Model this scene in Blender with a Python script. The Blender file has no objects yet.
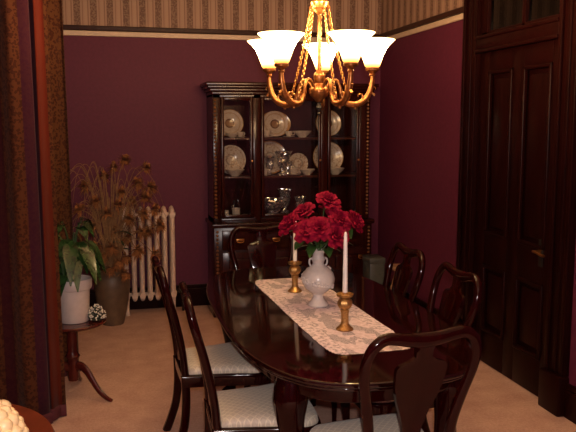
import bpy, bmesh, math, random
from mathutils import Vector, Matrix
random.seed(7)
PI = math.pi
S = bpy.context.scene
COL = S.collection

# ---------------------------------------------------------------- materials
def mat(name):
    m = bpy.data.materials.new(name); m.use_nodes = True
    nt = m.node_tree; b = nt.nodes['Principled BSDF']
    return m, nt, b
def L(nt, a, b): nt.links.new(a, b)
def ramp(nt, fac, stops, interp='LINEAR'):
    r = nt.nodes.new('ShaderNodeValToRGB'); cr = r.color_ramp; cr.interpolation = interp
    while len(cr.elements) < len(stops): cr.elements.new(0.5)
    for e, (p, c) in zip(cr.elements, stops):
        e.position = p; e.color = (*c, 1) if len(c) == 3 else c
    L(nt, fac, r.inputs[0]); return r.outputs[0]
def noise(nt, vec, scale, detail=3, rough=.5):
    n = nt.nodes.new('ShaderNodeTexNoise'); n.inputs['Scale'].default_value = scale
    n.inputs['Detail'].default_value = detail; n.inputs['Roughness'].default_value = rough
    if vec is not None: L(nt, vec, n.inputs['Vector'])
    return n.outputs['Fac']
def coord(nt, kind='Object'):
    return nt.nodes.new('ShaderNodeTexCoord').outputs[kind]
def mapping(nt, vec, scale=(1,1,1)):
    n = nt.nodes.new('ShaderNodeMapping'); n.inputs['Scale'].default_value = scale
    L(nt, vec, n.inputs['Vector']); return n.outputs['Vector']
def mth(nt, op, a, b=None, c=None):
    n = nt.nodes.new('ShaderNodeMath'); n.operation = op
    for i, v in enumerate((a, b, c)):
        if v is None: continue
        if isinstance(v, (int, float)): n.inputs[i].default_value = v
        else: L(nt, v, n.inputs[i])
    return n.outputs[0]
def mixc(nt, fac, a, b):
    n = nt.nodes.new('ShaderNodeMix'); n.data_type = 'RGBA'
    if isinstance(fac, (int, float)): n.inputs[0].default_value = fac
    else: L(nt, fac, n.inputs[0])
    for i, v in ((6, a), (7, b)):
        if isinstance(v, tuple): n.inputs[i].default_value = (*v, 1)
        else: L(nt, v, n.inputs[i])
    return n.outputs[2]
def bump(nt, b, h, strength=.3, dist=.01):
    n = nt.nodes.new('ShaderNodeBump'); n.inputs['Strength'].default_value = strength
    n.inputs['Distance'].default_value = dist
    L(nt, h, n.inputs['Height']); L(nt, n.outputs[0], b.inputs['Normal'])
def simple(name, col, rough=.5, metal=0., var=.15, scale=30, coat=0., bmp=0.):
    m, nt, b = mat(name)
    f = noise(nt, coord(nt), scale)
    lo = tuple(c*(1-var) for c in col); hi = tuple(min(1, c*(1+var)) for c in col)
    L(nt, ramp(nt, f, [(.3, lo), (.7, hi)]), b.inputs['Base Color'])
    b.inputs['Roughness'].default_value = rough; b.inputs['Metallic'].default_value = metal
    b.inputs['Coat Weight'].default_value = coat; b.inputs['Coat Roughness'].default_value = .05
    if bmp: bump(nt, b, f, bmp, .005)
    return m
def wood(name, dark, light, rough=.2, coat=.3, sc=(18, 18, 2.5), spec=.15):
    m, nt, b = mat(name)
    v = mapping(nt, coord(nt), sc)
    f = noise(nt, v, 2.2, 6, .65)
    L(nt, ramp(nt, f, [(.3, dark), (.72, light)]), b.inputs['Base Color'])
    b.inputs['Roughness'].default_value = rough
    b.inputs['Coat Weight'].default_value = coat; b.inputs['Coat Roughness'].default_value = .035
    b.inputs['Specular IOR Level'].default_value = spec
    return m
M = {}
M['cherry'] = wood('cherry_wood', (.008, .0005, .0004), (.019, .0012, .0008), .09, .0, spec=.22)
M['table_wood'] = wood('table_wood', (.007, .0008, .0006), (.018, .0022, .0014), .07, .0, (14, 2.5, 14), spec=.6)
M['cabinet_wood'] = wood('cabinet_wood', (.015, .0022, .0013), (.038, .006, .003), .2, .0, spec=.25)
M['door_wood'] = wood('door_wood', (.008, .0012, .001), (.017, .0026, .002), .33, .0, (14, 14, 2), .10)
M['stand_wood'] = wood('stand_wood', (.045, .006, .005), (.10, .015, .009), .25, .4)
M['round_wood'] = wood('round_wood', (.09, .018, .007), (.17, .034, .014), .35, .2, (10, 3, 10))
M['brass'] = simple('antique_brass', (.40, .18, .055), .3, .9, .25, 40)
M['copper_brass'] = simple('chandelier_brass', (.34, .135, .042), .33, .85, .35, 60)
M['candle_brass'] = simple('candlestick_brass', (.46, .26, .09), .34, .8, .3, 120, 0, .4)
M['porcelain'] = simple('white_porcelain', (.62, .57, .53), .22, 0, .05, 60, .4)
M['wax'] = simple('candle_wax', (.86, .80, .74), .4, 0, .03, 20)
M['wick'] = simple('wick', (.02, .018, .015), .9)
M['pot'] = simple('white_pot', (.56, .46, .42), .4, 0, .06, 25, .1, .1)
M['rad'] = simple('radiator_paint', (.66, .49, .37), .4, 0, .1, 25)
M['iron'] = simple('dark_iron', (.03, .025, .022), .5, .6)
M['soil'] = simple('soil', (.03, .018, .012), .95)
M['floor_vase'] = simple('stoneware', (.12, .075, .045), .5, 0, .25, 14, .1)
M['dry_head'] = simple('dried_flower_head', (.27, .10, .03), .9, 0, .35, 90, 0, .5)
M['dry_stem'] = simple('dried_stem', (.27, .14, .06), .85, 0, .3, 40)
M['dry_leaf'] = simple('dark_leaf', (.03, .04, .012), .5, 0, .4, 30)
M['leaf'] = simple('glossy_leaf', (.016, .042, .011), .25, 0, .5, 22, .3)
M['leaf_y'] = simple('yellow_leaf', (.16, .11, .02), .4, 0, .3, 22)
M['rose_leaf'] = simple('rose_leaf', (.04, .10, .02), .45, 0, .4, 60)
M['rose_stem'] = simple('rose_stem', (.04, .09, .02), .5)
M['berry'] = simple('berry', (.66, .60, .48), .4, 0, .15, 40)
M['twig'] = simple('twig', (.035, .04, .02), .8)
M['cream_cer'] = simple('cream_ceramic', (.86, .64, .36), .35, 0, .12, 20, .2)
M['ceiling'] = simple('ceiling_paint', (.62, .52, .42), .9, 0, .04, 4)
M['rail_cream'] = simple('cream_moulding', (.62, .47, .33), .5, 0, .06, 20)
M['rail_dark'] = wood('dark_moulding', (.02, .006, .004), (.04, .011, .006), .35, .2)
M['box_grey'] = simple('grey_tin', (.075, .078, .065), .35, .1, .2, 14)
M['tan'] = simple('tan_wood', (.42, .25, .13), .5, 0, .2, 20)
M['pale_blue'] = simple('pale_paper', (.35, .38, .40), .6)
M['shelf_glassy'] = wood('shelf_wood', (.05, .015, .008), (.10, .03, .016), .3, .3)
M['bead'] = simple('gilded_bead', (.20, .085, .03), .3, .3, .2, 40)
M['figurine'] = simple('dark_figurine', (.03, .028, .03), .25, 0, .2, 30, .4)
M['rope'] = simple('curtain_rod_brass', (.4, .22, .08), .35, .8)
M['hall'] = simple('hall_paint', (.40, .27, .14), .8, 0, .1, 6)

# rose petals
m, nt, b = mat('rose_petal')
f = noise(nt, coord(nt), 45, 4)
L(nt, ramp(nt, f, [(.3, (.13, .0008, .012)), (.7, (.25, .002, .030))]), b.inputs['Base Color'])
b.inputs['Roughness'].default_value = .75; b.inputs['Specular IOR Level'].default_value = .12
M['rose'] = m

# maroon walls with striped wallpaper above the rail
def wall_mat(name, axis):
    m, nt, b = mat(name)
    co = coord(nt); sp = nt.nodes.new('ShaderNodeSeparateXYZ'); L(nt, co, sp.inputs[0])
    u = sp.outputs[axis]; z = sp.outputs[2]
    paint = ramp(nt, noise(nt, co, 35, 5), [(.3, (.098, .0135, .036)), (.7, (.118, .017, .043))])
    t = mth(nt, 'FRACT', mth(nt, 'DIVIDE', u, .140))
    stripes = ramp(nt, t, [(0, (.155, .082, .056)), (.40, (.36, .225, .155)), (.52, (.235, .135, .09)), (.56, (.36, .225, .155)),
                           (.64, (.39, .25, .172)), (.80, (.36, .225, .155)), (.84, (.235, .135, .09)), (.90, (.36, .225, .155))], 'CONSTANT')
    dots = noise(nt, mapping(nt, co, (1, 1, 1)), 90, 2)
    dark = mth(nt, 'LESS_THAN', t, .40)
    spk = mth(nt, 'MULTIPLY', mth(nt, 'GREATER_THAN', dots, .52), dark)
    stripes = mixc(nt, spk, stripes, (.25, .155, .10))
    top = mth(nt, 'GREATER_THAN', z, 2.50)
    L(nt, mixc(nt, top, paint, stripes), b.inputs['Base Color'])
    b.inputs['Roughness'].default_value = .62
    b.inputs['Specular IOR Level'].default_value = .3
    bump(nt, b, noise(nt, co, 160, 3), .12, .003)
    return m
M['wall_x'] = wall_mat('maroon_wall_striped_frieze', 0)
M['wall_y'] = wall_mat('maroon_side_wall_striped_frieze', 1)

# carpet
m, nt, b = mat('carpet')
co = coord(nt)
a = noise(nt, co, 320, 2, .7); c2 = noise(nt, co, 6, 3); c3 = noise(nt, co, 60, 4, .7)
k = mth(nt, 'ADD', mth(nt, 'MULTIPLY', a, .45), mth(nt, 'ADD', mth(nt, 'MULTIPLY', c2, .25), mth(nt, 'MULTIPLY', c3, .3)))
L(nt, ramp(nt, k, [(.34, (.42, .23, .165)), (.62, (.74, .49, .385))]), b.inputs['Base Color'])
b.inputs['Roughness'].default_value = .95; b.inputs['Specular IOR Level'].default_value = .1
bump(nt, b, a, .6, .006)
M['carpet'] = m

# damask seat fabric with a lattice
m, nt, b = mat('seat_damask')
co = coord(nt); sp = nt.nodes.new('ShaderNodeSeparateXYZ'); L(nt, co, sp.inputs[0])
p = mth(nt, 'ADD', sp.outputs[0], sp.outputs[1]); q = mth(nt, 'SUBTRACT', sp.outputs[0], sp.outputs[1])
def lat(v):
    t = mth(nt, 'FRACT', mth(nt, 'DIVIDE', v, .035))
    return mth(nt, 'LESS_THAN', mth(nt, 'ABSOLUTE', mth(nt, 'SUBTRACT', t, .5)), .085)
g = mth(nt, 'MAXIMUM', lat(p), lat(q))
base = ramp(nt, noise(nt, co, 90, 3), [(.3, (.45, .385, .31)), (.7, (.56, .49, .40))])
L(nt, mixc(nt, mth(nt, 'MULTIPLY', g, .6), base, (.74, .66, .50)), b.inputs['Base Color'])
b.inputs['Roughness'].default_value = .55; b.inputs['Sheen Weight'].default_value = .2
M['seat'] = m

# curtain fabric: striped brocade (UV.x in metres of cloth)
def curtain_mat(name, stops, tint):
    m, nt, b = mat(name)
    uv = nt.nodes.new('ShaderNodeUVMap'); sp = nt.nodes.new('ShaderNodeSeparateXYZ'); L(nt, uv.outputs[0], sp.inputs[0])
    t = sp.outputs[0]; co = coord(nt)
    basec = ramp(nt, t, stops, 'CONSTANT')
    v = nt.nodes.new('ShaderNodeTexVoronoi'); v.inputs['Scale'].default_value = 60; L(nt, co, v.inputs['Vector'])
    n = noise(nt, co, 42, 3)
    k = mth(nt, 'GREATER_THAN', mth(nt, 'ADD', mth(nt, 'MULTIPLY', v.outputs['Distance'], .6), n), .78)
    br = ramp(nt, t, [(p_, ((.85,)*3 if c_ == BRO else (.12,)*3)) for p_, c_ in stops], 'CONSTANT')
    L(nt, mixc(nt, mth(nt, 'MULTIPLY', k, br), basec, tint), b.inputs['Base Color'])
    b.inputs['Roughness'].default_value = .85; b.inputs['Sheen Weight'].default_value = .05
    b.inputs['Specular IOR Level'].default_value = .1
    bump(nt, b, n, .25, .004)
    return m
BRO = (.034, .0085, .004); PLUM = (.032, .0055, .014); RUST = (.085, .010, .004); DK = (.028, .0035, .006)
M['curtain_a'] = curtain_mat('brown_damask_drape', [(0, BRO), (.3, PLUM), (.42, BRO), (.70, DK), (.775, BRO), (.925, PLUM)], (.070, .022, .008))
M['curtain_b'] = curtain_mat('rust_brocade_drape', [(0, PLUM), (.42, RUST), (.84, BRO)], (.075, .026, .008))
M['curtain_c'] = curtain_mat('dark_brocade_drape', [(0, BRO), (.5, PLUM), (.6, BRO)], (.075, .028, .010))
M['hem'] = simple('maroon_hem', (.07, .008, .014), .8, 0, .2, 60)

# lace runner: cloth threads with open gaps
m, nt, b = mat('lace')
uv = nt.nodes.new('ShaderNodeUVMap'); co = uv.outputs[0]
sp = nt.nodes.new('ShaderNodeSeparateXYZ'); L(nt, co, sp.inputs[0])
ax = mth(nt, 'ABSOLUTE', sp.outputs[0])
n1 = noise(nt, mapping(nt, co, (48, 48, 48)), 1.0, 2, .5); n2 = noise(nt, mapping(nt, co, (13, 8, 9)), 1.0, 2)
v = nt.nodes.new('ShaderNodeTexVoronoi'); v.feature = 'DISTANCE_TO_EDGE'; v.inputs['Scale'].default_value = 110; L(nt, co, v.inputs['Vector'])
thread = mth(nt, 'LESS_THAN', v.outputs['Distance'], .2)
border = mth(nt, 'GREATER_THAN', ax, .120)
fl_mid = mth(nt, 'GREATER_THAN', n2, .50); fl_b = mth(nt, 'GREATER_THAN', n1, .46)
flower = mth(nt, 'ADD', mth(nt, 'MULTIPLY', fl_b, border), mth(nt, 'MULTIPLY', fl_mid, mth(nt, 'SUBTRACT', 1.0, border)))
den = mth(nt, 'MAXIMUM', mth(nt, 'MULTIPLY', thread, .9), mth(nt, 'MULTIPLY', flower, .95))
den = mth(nt, 'MAXIMUM', den, .42)
L(nt, mixc(nt, flower, (.47, .40, .45), ramp(nt, n1, [(.3, (.56, .44, .48)), (.7, (.78, .66, .72))])), b.inputs['Base Color'])
b.inputs['Roughness'].default_value = .85
L(nt, den, b.inputs['Alpha'])
M['lace'] = m

# panes, crystal
def glass_pane(name, refl=.09, tint=(.95, .95, .93)):
    m = bpy.data.materials.new(name); m.use_nodes = True; nt = m.node_tree; nt.nodes.clear()
    o = nt.nodes.new('ShaderNodeOutputMaterial'); t = nt.nodes.new('ShaderNodeBsdfTransparent'); t.inputs[0].default_value = (*tint, 1)
    g = nt.nodes.new('ShaderNodeBsdfGlossy'); g.inputs['Roughness'].default_value = .02
    f = nt.nodes.new('ShaderNodeFresnel'); f.inputs[0].default_value = 1.45
    k = mth(nt, 'ADD', mth(nt, 'MULTIPLY', noise(nt, coord(nt), 3), .02), f.outputs[0])
    mx = nt.nodes.new('ShaderNodeMixShader'); L(nt, mth(nt, 'MULTIPLY', k, refl/.045), mx.inputs[0])
    L(nt, t.outputs[0], mx.inputs[1]); L(nt, g.outputs[0], mx.inputs[2]); L(nt, mx.outputs[0], o.inputs[0])
    return m
M['pane'] = glass_pane('cabinet_glass', .04)
M['transom'] = glass_pane('transom_glass', .05, (.55, .50, .32))
m, nt, b = mat('cut_crystal')
f = noise(nt, coord(nt), 60)
L(nt, ramp(nt, f, [(.3, (.80, .80, .82)), (.7, (.98, .98, 1))]), b.inputs['Base Color'])
b.inputs['Roughness'].default_value = .16; b.inputs['Transmission Weight'].default_value = .5; b.inputs['IOR'].default_value = 1.5
b.inputs['Metallic'].default_value = .85; b.inputs['Specular IOR Level'].default_value = 1.0
M['crystal'] = m

# china: ring pattern from the plate's own centre (object X/Z plane distance)
def china(name, r, med, band, speck):
    m, nt, b = mat(name)
    co = coord(nt); sp = nt.nodes.new('ShaderNodeSeparateXYZ'); L(nt, co, sp.inputs[0])
    d = mth(nt, 'SQRT', mth(nt, 'ADD', mth(nt, 'POWER', sp.outputs[0], 2.0), mth(nt, 'POWER', sp.outputs[1], 2.0)))
    t = mth(nt, 'DIVIDE', d, r)
    W = (.60, .50, .42)
    st = [(0, med), (.24, tuple(c*.55 for c in med)), (.34, W), (.72, band), (.78, W), (.95, (.40, .20, .06))]
    c = ramp(nt, t, st, 'CONSTANT')
    n = noise(nt, co, 55, 3)
    k = mth(nt, 'MULTIPLY', mth(nt, 'GREATER_THAN', n, .57), speck)
    L(nt, mixc(nt, k, c, (.30, .17, .10)), b.inputs['Base Color'])
    b.inputs['Roughness'].default_value = .2; b.inputs['Coat Weight'].default_value = .4
    return m
M['china_med'] = china('medallion_china', .125, (.26, .14, .07), (.46, .31, .20), .25)
M['china_floral'] = china('floral_china', .15, (.60, .50, .42), (.50, .38, .30), .7)
M['china_cup'] = simple('china_cup', (.62, .52, .44), .2, 0, .12, 50, .4)

# glowing frosted shade: bell lit from inside, hotter towards the rim
m = bpy.data.materials.new('frosted_shade'); m.use_nodes = True; nt = m.node_tree; nt.nodes.clear()
o = nt.nodes.new('ShaderNodeOutputMaterial'); e = nt.nodes.new('ShaderNodeEmission')
sp = nt.nodes.new('ShaderNodeSeparateXYZ'); L(nt, coord(nt), sp.inputs[0])
t = mth(nt, 'DIVIDE', sp.outputs[2], .135)
L(nt, ramp(nt, t, [(0, (1, .40, .07)), (.25, (1, .58, .20)), (.6, (1, .74, .38)), (1, (1, .62, .24))]), e.inputs[0])
L(nt, mth(nt, 'ADD', 1.3, mth(nt, 'MULTIPLY', ramp(nt, t, [(0, (0,)*3), (.3, (.45,)*3), (.6, (1,)*3), (.82, (.8,)*3), (1, (.25,)*3)]), 26.0)), e.inputs[1])
L(nt, e.outputs[0], o.inputs[0]); M['shade'] = m
def emis(name, col, s):
    m = bpy.data.materials.new(name); m.use_nodes = True; nt = m.node_tree; nt.nodes.clear()
    o = nt.nodes.new('ShaderNodeOutputMaterial'); e = nt.nodes.new('ShaderNodeEmission')
    e.inputs[0].default_value = (*col, 1); e.inputs[1].default_value = s; L(nt, e.outputs[0], o.inputs[0]); return m
M['bulb'] = emis('bulb', (1, .72, .36), 12)
M['puck'] = emis('cabinet_puck_light', (1, .55, .2), 1.6)

# ---------------------------------------------------------------- mesh helpers
def obj(name, bm, m, parent=None, smooth=True, angle=40):
    me = bpy.data.meshes.new(name); bm.normal_update(); bm.to_mesh(me); bm.free()
    o = bpy.data.objects.new(name, me); COL.objects.link(o)
    for k in (m if isinstance(m, (list, tuple)) else [m]): me.materials.append(k)
    if smooth:
        me.polygons.foreach_set('use_smooth', [True]*len(me.polygons))
        me.set_sharp_from_angle(angle=math.radians(angle))
    if parent: o.parent = parent
    return o
def tag(o, label, cat, group=None, kind=None):
    o['label'] = label; o['category'] = cat
    if group: o['group'] = group
    if kind: o['kind'] = kind
    return o
def thing(name, label, cat, loc=(0, 0, 0), rz=0, group=None):
    o = bpy.data.objects.new(name, None); COL.objects.link(o); o.empty_display_size = .05
    o.location = loc; o.rotation_euler = (0, 0, rz); return tag(o, label, cat, group)
def struct(name, bm, m, parent=None, smooth=False):
    o = obj(name, bm, m, parent, smooth)
    if not parent: o['kind'] = 'structure'
    return o
def box(bm, x0, x1, y0, y1, z0, z1, bev=0.0, seg=2):
    r = bmesh.ops.create_cube(bm, size=1)
    vs = r['verts']
    for v in vs:
        v.co = Vector(((x0+x1)/2 + v.co.x*(x1-x0), (y0+y1)/2 + v.co.y*(y1-y0), (z0+z1)/2 + v.co.z*(z1-z0)))
    if bev > 0:
        es = list({e for v in vs for e in v.link_edges})
        bmesh.ops.bevel(bm, geom=es, offset=bev, segments=seg, affect='EDGES', profile=.5)
    return bm
def nb(): return bmesh.new()
def bx(*a, **k): return box(nb(), *a, **k)
def lathe(prof, seg=32, bm=None, off=(0, 0, 0), fn=None):
    """prof: list of (r, z). Revolved about Z; r = 0 closes with a pole."""
    bm = bm or nb(); rings = []
    ox, oy, oz = off
    for r, z in prof:
        if r < 1e-6: rings.append([bm.verts.new((ox, oy, oz+z))])
        else:
            ring = []
            for i in range(seg):
                a = 2*PI*i/seg; rr = r*(fn(a, z) if fn else 1)
                ring.append(bm.verts.new((ox+rr*math.cos(a), oy+rr*math.sin(a), oz+z)))
            rings.append(ring)
    for A, B in zip(rings, rings[1:]):
        if len(A) == 1 and len(B) == 1: continue
        for i in range(seg):
            j = (i+1) % seg
            if len(A) == 1: bm.faces.new((A[0], B[j], B[i]))
            elif len(B) == 1: bm.faces.new((A[i], A[j], B[0]))
            else: bm.faces.new((A[i], A[j], B[j], B[i]))
    bmesh.ops.recalc_face_normals(bm, faces=bm.faces)
    return bm
def spline(pts, n=8, closed=False):
    P = [Vector(p) for p in pts]; out = []
    N = len(P); rng = range(N if closed else N-1)
    for i in rng:
        if closed: p0, p1, p2, p3 = P[(i-1) % N], P[i], P[(i+1) % N], P[(i+2) % N]
        else: p0, p1, p2, p3 = P[max(i-1, 0)], P[i], P[i+1], P[min(i+2, N-1)]
        for k in range(n):
            t = k/n
            out.append(.5*((2*p1) + (-p0+p2)*t + (2*p0-5*p1+4*p2-p3)*t*t + (-p0+3*p1-3*p2+p3)*t**3))
    if not closed: out.append(P[-1])
    return out
def sweep(path, ra, rb=None, normal=None, seg=10, bm=None, closed=False, caps=True, square=False):
    """tube along path. ra: half size in the bend plane (number or list), rb: half size along `normal`."""
    bm = bm or nb(); P = [Vector(p) for p in path]; N = len(P)
    ra = ra if isinstance(ra, (list, tuple)) else [ra]*N
    rb = ra if rb is None else (rb if isinstance(rb, (list, tuple)) else [rb]*N)
    rings = []; up = Vector(normal) if normal else None
    prev = None
    for i in range(N):
        if closed: T = P[(i+1) % N]-P[(i-1) % N]
        else: T = P[min(i+1, N-1)]-P[max(i-1, 0)]
        if T.length < 1e-9: T = Vector((0, 0, 1))
        T.normalize()
        if up is not None:
            B = up - T*up.dot(T)
            if B.length < 1e-4: B = T.orthogonal()
            B.normalize()
        else:
            if prev is None: B = T.orthogonal().normalized()
            else:
                B = prev - T*prev.dot(T); B.normalize()
            prev = B
        A = T.cross(B)
        ring = []
        for k in range(seg):
            a = 2*PI*k/seg; c, s = math.cos(a), math.sin(a)
            if square:
                f = 1/max(abs(c), abs(s)); f = min(f, 1.25); c, s = c*f, s*f
            ring.append(bm.verts.new(P[i] + A*(ra[i]*c) + B*(rb[i]*s)))
        rings.append(ring)
    M2 = list(zip(rings, rings[1:])) + ([(rings[-1], rings[0])] if closed else [])
    for A_, B_ in M2:
        for k in range(seg):
            j = (k+1) % seg; bm.faces.new((A_[k], A_[j], B_[j], B_[k]))
    if not closed and caps:
        bm.faces.new(rings[0][::-1]); bm.faces.new(rings[-1])
    bmesh.ops.recalc_face_normals(bm, faces=bm.faces)
    return bm
def interp(pts, t):
    for (a, va), (b_, vb) in zip(pts, pts[1:]):
        if t <= b_: return va + (vb-va)*max(0, (t-a))/(b_-a) if b_ > a else vb
    return pts[-1][1]
def slab(outline, z0, z1, bev=0, seg=3, bm=None):
    """closed XY outline extruded z0..z1 with rounded rims"""
    bm = bm or nb(); n = len(outline)
    lo = [bm.verts.new((x, y, z0)) for x, y in outline]; hi = [bm.verts.new((x, y, z1)) for x, y in outline]
    bm.faces.new(lo[::-1]); bm.faces.new(hi)
    for i in range(n): bm.faces.new((lo[i], lo[(i+1) % n], hi[(i+1) % n], hi[i]))
    bmesh.ops.recalc_face_normals(bm, faces=bm.faces)
    if bev:
        es = [e for e in bm.edges if abs(e.verts[0].co.z-e.verts[1].co.z) < 1e-6 and len(e.link_faces) == 2]
        bmesh.ops.bevel(bm, geom=es, offset=bev, segments=seg, affect='EDGES', profile=.5)
    return bm
def sphere(bm, c, r, sx=1, sy=1, sz=1, u=10, v=8):
    mt = Matrix.Translation(c) @ Matrix.Diagonal((sx, sy, sz, 1))
    bmesh.ops.create_uvsphere(bm, u_segments=u, v_segments=v, radius=r, matrix=mt); return bm
def dup(root, loc, rz, label, group=None):
    r = root.copy(); COL.objects.link(r); r.location = loc; r.rotation_euler = (0, 0, rz); r['label'] = label
    if group: r['group'] = group
    for ch in list(root.children):
        c = ch.copy(); COL.objects.link(c); c.parent = r
        for g in list(ch.children):
            d = g.copy(); COL.objects.link(d); d.parent = c
    return r

# ---------------------------------------------------------------- room
XL, XR, YF, YB, ZC = -1.45, 2.558, -1.3, 6.77, 3.05
struct('floor', bx(XL-.1, XR+1.4, YF-.1, YB+.1, -.1, 0), M['carpet'])
struct('ceiling', bx(XL-.1, XR+1.4, YF-.1, YB+.1, ZC, ZC+.1), M['ceiling'])
struct('wall_back', bx(XL-.1, XR+1.4, YB, YB+.1, 0, ZC), M['wall_x'])
struct('wall_left', bx(XL-.1, XL, YF, YB, 0, ZC), M['wall_y'])
struct('wall_front', bx(XL-.1, XR+1.4, YF-.1, YF, 0, ZC), M['wall_x'])
DY0, DY1, DZT = 3.79, 4.74, 2.72            # opening for door and transom
bm = nb()
box(bm, XR, XR+.12, YF, DY0, 0, ZC); box(bm, XR, XR+.12, DY1, YB, 0, ZC); box(bm, XR, XR+.12, DY0, DY1, DZT, ZC)
struct('wall_right', bm, M['wall_y'])
struct('wall_hall', bx(XR+1.2, XR+1.3, YF, YB, 0, ZC), M['hall'])
# picture rail: dark wood above, cream bead below
RZ = 2.485
struct('trim_1', bx(XL, XR-.02, YB-.035, YB, RZ+.028, RZ+.070, bev=.006), M['rail_dark'])
struct('trim_2', bx(XL, XR-.02, YB-.022, YB, RZ-.018, RZ+.026, bev=.006), M['rail_cream'])
struct('trim_3', bx(XR-.035, XR, 4.985, YB, RZ+.028, RZ+.070, bev=.006), M['rail_dark'])
struct('trim_4', bx(XR-.022, XR, 4.985, YB, RZ-.018, RZ+.026, bev=.006), M['rail_cream'])
def baseboard(name, *a):
    x0, x1, y0, y1 = a
    bm = nb(); box(bm, x0, x1, y0, y1, 0, .17, .004)
    d = .008
    if x1-x0 > y1-y0: box(bm, x0, x1, y0+d, y1, .17, .205, .006)
    else: box(bm, x0+d, x1, y0, y1, .17, .205, .006)
    struct(name, bm, M['door_wood'])
baseboard('baseboard_back', XL, XR, YB-.028, YB)
baseboard('baseboard_right', XR-.028, XR, 4.985, YB-.03)
baseboard('baseboard_near_right', XR-.028, XR, YF, 3.60)

# door, casing and transom in the right wall (faces -X)
F = XR
bm = nb()
def cas(y0, y1, z0, z1):
    box(bm, F-.035, F, y0, y1, z0, z1, .004)
    w = y1-y0
    if z1-z0 > w:
        box(bm, F-.052, F-.03, y0, y0+.035, z0, z1, .008); box(bm, F-.052, F-.03, y1-.035, y1, z0, z1, .008)
        box(bm, F-.045, F-.03, y0+w*.5-.02, y0+w*.5+.02, z0, z1, .008)
cas(4.77, 4.975, .24, 2.95); cas(3.605, 3.79, .24, 2.95)
box(bm, F-.075, F, 4.76, 4.985, 0, .24, .012); box(bm, F-.075, F, 3.595, 3.80, 0, .24, .012)
box(bm, F-.05, F, 3.79, 4.77, 2.20, 2.30, .01)
box(bm, F-.06, F-.03, 3.79, 4.77, 2.285, 2.31, .008); box(bm, F-.06, F-.03, 3.79, 4.77, 2.19, 2.215, .008)
door_trim = struct('trim_5', bm, M['door_wood'], smooth=True)
# transom sash (two lights)
bm = nb()
for a in ((DY0, DY0+.05, 2.30, DZT), (DY1-.07, DY1+.03, 2.30, DZT), (4.195, 4.235, 2.30, DZT)): box(bm, F-.02, F+.03, *a, .006)
box(bm, F-.02, F+.03, DY0, DY1, 2.30, 2.335, .006); box(bm, F-.02, F+.03, DY0, DY1, DZT-.04, DZT, .006)
tw = struct('window_1', bm, M['door_wood'], smooth=True)
for a, b_ in ((DY0+.05, 4.195), (4.235, DY1-.07)):
    obj('pane', bx(F+.004, F+.008, a, b_, 2.335, DZT-.04), M['transom'], tw, False)
# door slab: stiles, rails, raised panels with moulding
bm = nb()
box(bm, F+.02, F+.05, DY0, DY1+.03, .008, 2.20)
stl = [(DY0, 3.895), (4.205, 4.335), (4.64, DY1+.03)]
for a, b_ in stl: box(bm, F-.008, F+.02, a, b_, .008, 2.20, .003)
for z0, z1 in ((.008, .24), (.72, .935), (2.065, 2.20)):
    box(bm, F-.008, F+.02, 3.895, 4.205, z0, z1, .003); box(bm, F-.008, F+.02, 4.335, 4.64, z0, z1, .003)
door = struct('door_1', bm, M['door_wood'], smooth=True)
for (a, b_) in ((3.895, 4.205), (4.335, 4.64)):
    for z0, z1 in ((.24, .72), (.935, 2.065)):
        pb = nb()
        box(pb, F+.0, F+.02, a+.055, b_-.055, z0+.055, z1-.055, .012)
        for q in ((a, a+.026, z0, z1), (b_-.026, b_, z0, z1)): box(pb, F-.020, F+.012, *q, .009, 3)
        for q in ((a, b_, z0, z0+.026), (a, b_, z1-.026, z1)): box(pb, F-.020, F+.012, *q, .009, 3)
        obj('panel', pb, M['door_wood'], door)
hb = nb()
box(hb, F-.014, F-.006, 3.905, 3.955, .83, 1.0, .003)
hp = obj('handle_plate', hb, M['iron'], door)
sweep([(F-.01, 3.93, .925), (F-.055, 3.93, .925)], .011, bm=(k := nb()))
sweep(spline([(F-.055, 3.945, .925), (F-.06, 3.91, .927), (F-.058, 3.865, .918), (F-.055, 3.83, .915)], 5), .0095, bm=k)
obj('lever_handle', k, M['brass'], hp)

# ---------------------------------------------------------------- dining chairs
def rake(z): return -interp([(.0, 0), (.45, 0), (.56, .012), (.68, .035), (.80, .068), (.90, .096), (1.0, .118)], z)
chair = thing('dining_chair', 'x', 'chair')
half = [(.174, .42), (.167, .52), (.172, .62), (.194, .73), (.214, .82), (.217, .89), (.200, .945), (.160, .977), (.112, .976), (.058, .966), (0, .961)]
pts = [(-x, rake(z), z) for x, z in half] + [(x, rake(z), z) for x, z in half[-2::-1]]
path = spline(pts, 5)
def thick(i): 
    t = abs(i/(len(path)-1)-.5)*2
    return interp([(0, .027), (.25, .022), (.5, .019), (1, .022)], t)
obj('back_frame', sweep(path, [thick(i) for i in range(len(path))], .0185, (0, 1, 0), 12), M['cherry'], chair)
sp_prof = [(.955, .040), (.925, .034), (.90, .032), (.885, .052), (.873, .088), (.858, .100), (.835, .100), (.78, .094), (.73, .080), (.67, .056), (.61, .038), (.56, .034), (.51, .046), (.475, .070), (.445, .074)]
bm = nb(); A = []; B = []
for z, w in sp_prof:
    ra = [bm.verts.new((x*w, rake(z)+.008+(.010*(1-x*x)), z)) for x in (-1, -.5, 0, .5, 1)]
    rb_ = [bm.verts.new((x*w, rake(z)-.010+(.010*(1-x*x)), z)) for x in (-1, -.5, 0, .5, 1)]
    A.append(ra); B.append(rb_)
for i in range(len(A)-1):
    for k in range(4):
        bm.faces.new((A[i][k], A[i][k+1], A[i+1][k+1], A[i+1][k])); bm.faces.new((B[i][k+1], B[i][k], B[i+1][k], B[i+1][k+1]))
    for k in (0, 4): bm.faces.new((A[i][k], A[i+1][k], B[i+1][k], B[i][k]))
bmesh.ops.recalc_face_normals(bm, faces=bm.faces)
obj('splat', bm, M['cherry'], chair)
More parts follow.
